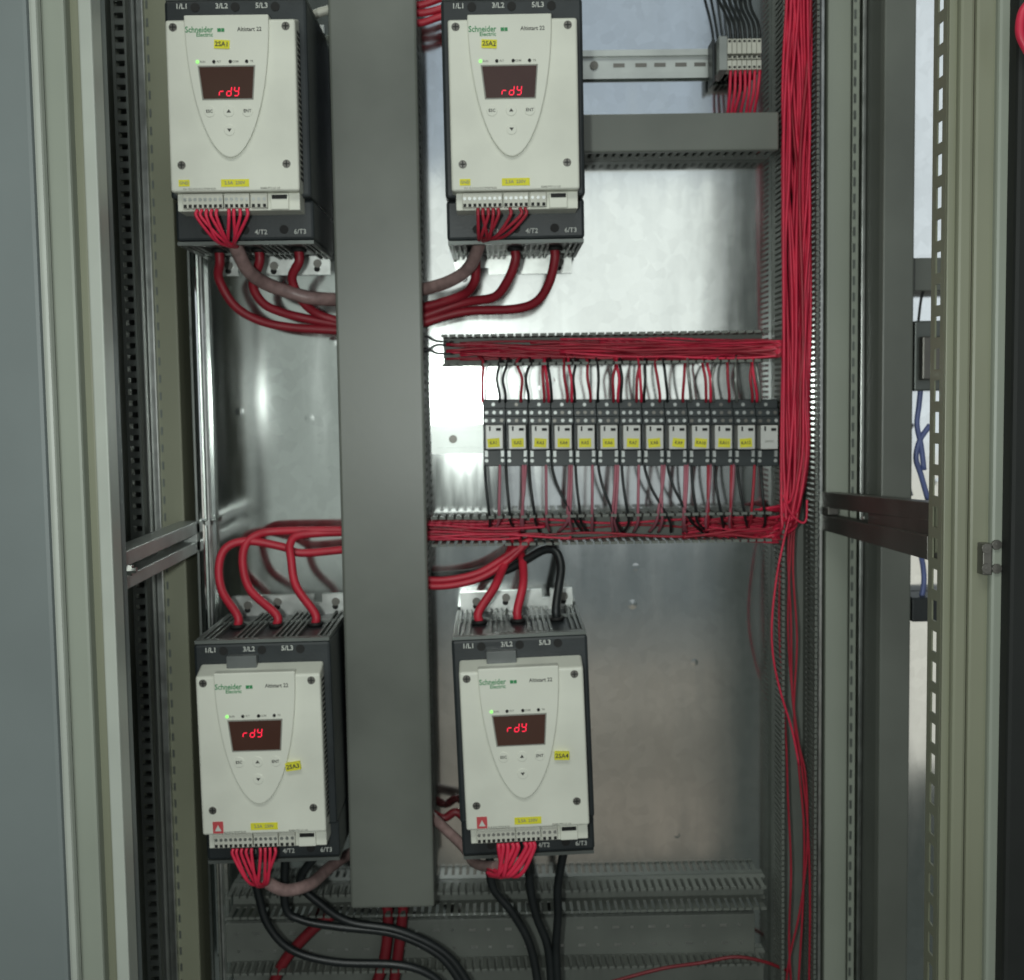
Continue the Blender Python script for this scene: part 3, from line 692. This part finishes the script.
fan('TL', (-0.0395, -0.035, -0.030, -0.025, -0.020, -0.008, -0.003, 0.003, 0.010), (233, 246, 1.30), [(247, 269, 1.33), (265, 283, 1.36), (289, 292, 1.375), (312, 298, 1.38), (348, 300, 1.40)], 'red_wire')
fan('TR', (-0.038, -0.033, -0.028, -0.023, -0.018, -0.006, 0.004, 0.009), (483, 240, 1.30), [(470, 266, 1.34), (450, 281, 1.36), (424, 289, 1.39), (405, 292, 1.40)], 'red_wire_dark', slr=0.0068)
fan('BL', (-0.034, -0.030, -0.025, -0.020, -0.015, -0.006, -0.001, 0.004, 0.009), (261, 884, 1.28), [(284, 890, 1.29), (310, 884, 1.31), (329, 868, 1.36), (346, 856, 1.40), (368, 846, 1.425)], 'red_wire', slr=0.0068)
fan('BR', (-0.031, -0.027, -0.022, -0.017, -0.012, -0.004, 0.001, 0.005), (497, 872, 1.28), [(486, 866, 1.30), (474, 862, 1.33), (462, 845, 1.36), (430, 815, 1.40)], 'red_wire', slr=0.0060, spread=0.011, r=0.0023)

# relay wires
top = []
for k in range(13):
    x = relay_x[k]
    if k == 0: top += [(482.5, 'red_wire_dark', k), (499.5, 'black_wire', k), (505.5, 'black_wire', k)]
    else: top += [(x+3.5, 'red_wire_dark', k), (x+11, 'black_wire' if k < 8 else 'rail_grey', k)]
    if k in (2, 3, 5, 6, 9, 11): top += [(x+8, 'red_wire', k)]
cnt = {}
CN = {'red_wire': 'red', 'red_wire_dark': 'dark red', 'black_wire': 'black', 'pink_wire': 'pinkish', 'rail_grey': 'grey'}
for x, mt, k in top:
    if x > 760: continue
    c = CN[mt]; j = cnt.get((k, c), 0); cnt[(k, c)] = j+1
    wire('relay_wire', '%s wire%s entering the top of the %s relay from the left' % (c, ' (further right one)' if j else '', ORD[k]), 'wire',
         [P(x, 402, 1.402), P(x, 394, 1.396), P(x+random.uniform(-3, 2), 378, 1.392), P(x+random.uniform(-5, 3), 362, 1.40), P(x+random.uniform(-6, 6), 355, 1.425)], 0.00165, mt, 'wires above the relays', 6, 4)
bot = []
for k in range(13):
    x = relay_x[k]
    sl = random.uniform(3, 9) if k not in (2, 4, 6, 7) else random.uniform(16, 26)
    if k == 0: bot += [(485, 'black_wire', k, 5)]
    if k < 12: bot += [(x+5.5, 'pink_wire' if k < 9 else 'red_wire_dark', k, random.uniform(-4, 1)), (x+12.0, 'black_wire', k, sl)]
    if k in (1, 3, 5, 7, 8, 9, 10): bot += [(x+8.0, 'pink_wire', k, random.uniform(-9, -2))]
cnt = {}
for x, mt, k, sl in bot:
    c = CN[mt]; j = cnt.get((k, c), 0); cnt[(k, c)] = j+1
    wire('relay_wire', '%s wire%s leaving the bottom of the %s relay from the left' % (c, ' (further one)' if j else '', ORD[k]), 'wire',
         [P(x, 463, 1.402), P(x, 470, 1.396), P(x+sl*0.25, 488, 1.392), P(x+sl*0.7, 508, 1.392), P(x+sl, 522, 1.40), P(x+sl*1.3+random.uniform(-8, 8), 532, 1.42)], 0.00165, mt, 'wires below the relays', 6, 4)

# bundles nobody could count
def bundle(name, label, mats, count, gen, r):
    parts = []
    t = thing(name, label, 'wire bundle')
    t['kind'] = 'stuff'
    mbs = {q: MB() for q in mats}
    for i in range(count):
        mbs[random.choice(mats)].tube(spline(gen(i), 4), r*random.uniform(0.85, 1.1), 6)
    for q, mb in mbs.items():
        if mb.v: o = mb.build('wires', q, t); o['kind'] = 'stuff'
    return t
def g_right(i):
    u = random.random(); v = random.random(); out = []
    end = random.choice([500, 510, 520, 524, 528])
    ys = list(range(-40, end, 55))+[end]
    ph = random.uniform(0, 6.28); am = random.uniform(1.0, 4.5)
    for y in ys:
        t = max(0, min(1, (y-330)/170))
        lo, hi = 784-1.5*t, 809-1.0*t
        if y > 470: hi -= (y-470)*0.25
        uu = min(1, max(0, u+0.22*math.sin(y/130+ph*1.7)+0.08*math.sin(y/47+ph)))
        out.append(P(lo+(hi-lo)*uu+am*0.4*math.sin(y/70+ph), y, 1.384+0.045*v+0.004*math.sin(y/90+ph*2)))
    x, y = (lo+(hi-lo)*u), end
    out += [P(x-random.uniform(6, 16), y+8, 1.41), P(x-random.uniform(20, 34), y+random.uniform(8, 14), 1.42)]
    return out
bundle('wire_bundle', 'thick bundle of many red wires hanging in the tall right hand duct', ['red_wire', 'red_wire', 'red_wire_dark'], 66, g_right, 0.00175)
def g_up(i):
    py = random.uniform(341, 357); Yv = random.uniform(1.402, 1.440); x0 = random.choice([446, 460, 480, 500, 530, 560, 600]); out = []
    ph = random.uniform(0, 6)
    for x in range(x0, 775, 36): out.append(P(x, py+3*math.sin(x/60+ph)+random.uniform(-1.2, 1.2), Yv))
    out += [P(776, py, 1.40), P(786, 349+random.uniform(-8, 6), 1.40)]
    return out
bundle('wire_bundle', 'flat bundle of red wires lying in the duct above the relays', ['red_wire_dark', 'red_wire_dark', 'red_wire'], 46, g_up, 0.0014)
def g_low(i):
    py = random.uniform(521, 539); Yv = random.uniform(1.405, 1.440); out = []
    ph = random.uniform(0, 6)
    if i < 20: a, b = 425, random.choice([500, 520, 545, 570])
    elif i < 24: a, b = random.choice([530, 560]), 775
    else: a, b = random.choice([682, 695, 705]), 785
    x = a
    while x < b: out.append(P(x, py+(4 if i >= 24 else 2)*math.sin(x/26+ph), Yv)); x += 18
    out.append(P(b, py, Yv)); return out
bundle('wire_bundle', 'loose red wires lying in the duct below the relays', ['red_wire', 'red_wire_dark'], 46, g_low, 0.0015)
# strands continuing down the right duct
for k, (lab, px) in enumerate((('red wire hanging outside the left wall of the right duct', [(790, 515), (784, 540), (777, 575), (772, 620), (773, 655), (780, 690), (792, 730), (799, 765)]),
                  ('red wire sagging to the right in the lower right duct', [(790, 520), (788, 560), (791, 620), (792, 690), (798, 740), (806, 780), (807, 850), (800, 910), (790, 955), (785, 990)]),
                  ('red wire running straight down the lower right duct', [(793, 520), (790, 560), (788, 630), (793, 700), (802, 770), (808, 830), (810, 900), (809, 990)]),
                  ('thin red wire hugging the left wall of the lower right duct', [(786, 515), (781, 560), (779, 620), (782, 680), (786, 740), (788, 800), (791, 870), (789, 940), (792, 995)]),
                  ('thin red wire swaying in the middle of the lower right duct', [(795, 515), (793, 570), (797, 640), (794, 710), (799, 770), (804, 830), (803, 900), (798, 990)]),
                  ('short red wire loop crossing the right duct below the bundle', [(783, 495), (790, 512), (800, 522), (806, 520), (807, 500)]))):
    wire('loose_wire', lab, 'wire', [P(x, y, 1.385 if k in (0, 5) else 1.405) for x, y in px], 0.0013, 'red_wire' if k in (0, 5) else 'red_wire_dark', 'loose red wires of the right duct')
wire('loose_wire', 'dark red wire crossing the lowest duct near the right corner', 'wire', [P(560, 1000, 1.41), P(605, 984, 1.405), P(660, 969, 1.402), P(700, 963, 1.405), P(735, 957, 1.402), P(765, 962, 1.402), P(790, 972, 1.41)], 0.0021, 'red_deep')
# terminal strip wires
for k in range(7):
    x = P(731+4.9*k, 60, 1.40)
    px = 730.5+4.85*k
    wire('terminal_wire', '%s black wire from the left on top of the cream terminal strip' % ORD[k].capitalize(), 'wire', [P(px, 41, 1.398), P(px, 34, 1.396), P(px-2, 22, 1.402), P(px-9, 6, 1.415), P(px-22+2*k, -20, 1.43)], 0.0017, 'black_wire', 'black wires above the terminal strip', 6)
    wire('terminal_wire', '%s red wire from the left under the cream terminal strip' % ORD[k].capitalize(), 'wire', [P(px, 66, 1.398), P(px, 73, 1.396), P(px+random.uniform(-3, 1), 92, 1.400), P(px-4+random.uniform(-2, 2), 112, 1.412), P(px-5, 124, 1.42)], 0.0018, 'red_wire', 'red wires under the terminal strip', 6)
# red cables at the very top between duct and upper right starter
for k, (y0, y1) in enumerate(((4, -4), (12, 6), (22, 14))):
    wire('power_cable', '%s red cable leaving the central duct at the top picture edge' % ('highest', 'middle', 'lowest')[k], 'cable', [P(405, y0, 1.40), P(420, y0+1, 1.40), P(436, y1+4, 1.40), P(460, y1-6, 1.40), P(475, -30, 1.39)], RC*0.8, 'red_cable_bright', 'power cables of the starters')
wire('lug_sleeve', 'white cable lug at the top right of the upper left starter', 'lug', [P(314, 15, 1.40), P(321, 12, 1.40), P(332, 9, 1.40)], 0.005, 'terminal')
# thin black loops left of the upper relay duct
for k, (a, b, lab) in enumerate(((338, 341, 'upper thin black wire looping out of the relay duct left end'), (352, 345, 'middle thin black wire looping out of the relay duct left end'), (350, 353, 'lower thin black wire looping out of the relay duct left end'))):
    wire('loose_wire', lab, 'wire', [P(415, a, 1.41), P(426, (a+b)/2+(3 if k == 1 else -3), 1.41), P(436, b, 1.41), P(452, b+1, 1.41)], 0.0012, 'black_wire', 'thin black wires beside the relay duct', 6)
# red wires at the bottom behind the cables
for k, (lab, px) in enumerate((('left dark red cable end below the lower left starter', [(268, 995), (285, 960), (312, 930), (332, 915)]),
                               ('right dark red cable end below the central duct', [(372, 995), (384, 960), (388, 920), (384, 890)]),
                               ('middle dark red cable end below the central duct', [(392, 995), (398, 955), (402, 920), (404, 890)]),
                               ('dark red wire end left of the lower right starter', [(430, 812), (444, 818), (456, 812), (468, 822)]))):
    wire('power_cable', lab, 'cable', [P(x, y, 1.425) for x, y in px], 0.0065 if k < 3 else 0.005, 'red_deep', 'dark red cables at the bottom')

# ------------------------------------------------------------------ neighbouring bay seen through the open right side
nd = thing('covered_wiring_duct', 'tall plain grey duct in the neighbouring bay, seen through the open right side', 'wiring duct', (X(896, 1.37), YP, Z0))
inv = Matrix.Translation(nd.location).inverted()
o = MB().box(X(881, 1.37), X(912, 1.37), 1.37, 1.385, Z0, Z1).build('cover', 'duct', nd, 0.002); o.matrix_parent_inverse = inv
o = MB().box(X(881, 1.37)+0.003, X(912, 1.37)-0.003, 1.385, YP-0.0005, Z0, Z1).build('trough', 'duct_inner', nd); o.matrix_parent_inverse = inv
a, b = P(911, 258, 1.40), P(975, 290, 1.40)
t = thing('cross_rail', 'short grey cross rail in the neighbouring bay near the right post', 'rail', (a.x, YP, b.z)); inv = Matrix.Translation(t.location).inverted()
o = MB().box(a.x, b.x, 1.40, 1.404, b.z, a.z).build('rail_face', 'duct', t, 0.001); o.matrix_parent_inverse = inv
o = MB().box(a.x, b.x, 1.404, YP-0.0005, b.z+0.001, b.z+0.004).box(a.x, b.x, 1.404, YP-0.0005, a.z-0.004, a.z-0.001).build('rail_flange', 'duct_inner', t); o.matrix_parent_inverse = inv
a, b = P(905, 320, 1.38), P(985, 390, 1.38)
t = thing('contactor', 'dark device half hidden in the neighbouring bay behind the right post', 'contactor', (a.x, YP, b.z)); inv = Matrix.Translation(t.location).inverted()
o = MB().box(X(913, 1.40), b.x, 1.40, YP-0.0005, b.z, a.z).build('housing', 'dark_metal', t, 0.002); o.matrix_parent_inverse = inv
o = MB().box(X(921, 1.385), b.x, 1.385, 1.40, b.z+0.012, a.z-0.018).build('front_block', 'steel_dark', t, 0.002); o.matrix_parent_inverse = inv
a, b = P(908, 435, 1.40), P(985, 462, 1.40)
o = MB().box(X(913, 1.40), b.x, 1.40, YP-0.0005, P(920, 622, 1.4).z, P(920, 598, 1.4).z).build('terminal_housing', 'black_plastic', None, 0.002)
tag(o, 'small black terminal housing in the neighbouring bay below the side rail', 'terminal')
for k, (lab, px) in enumerate((('upper blue cable hanging below the dark device in the neighbouring bay', [(921, 385), (919, 405), (917, 425), (921, 445), (924, 470)]),
                               ('middle blue cable curving above the right side rail', [(930, 425), (920, 440), (916, 458), (921, 475), (928, 500)]),
                               ('lower blue cable curving below the right side rail', [(917, 545), (922, 560), (924, 580), (921, 600), (917, 610)]))):
    wire('blue_cable', lab, 'cable', [P(x, y, 1.42) for x, y in px], 0.0032, 'blue_wire', 'blue cables in the neighbouring bay')
wire('thin_cable', 'thin black wire above the dark device in the neighbouring bay', 'wire', [P(925, 285, 1.42), P(921, 300, 1.42), P(918, 325, 1.42)], 0.0016, 'black_wire')
wire('thin_cable', 'red cable end at the top right picture corner', 'wire', [P(1030, 2, 1.06), P(1022, 14, 1.06), P(1020, 34, 1.06), P(1028, 52, 1.06)], 0.004, 'red_wire')
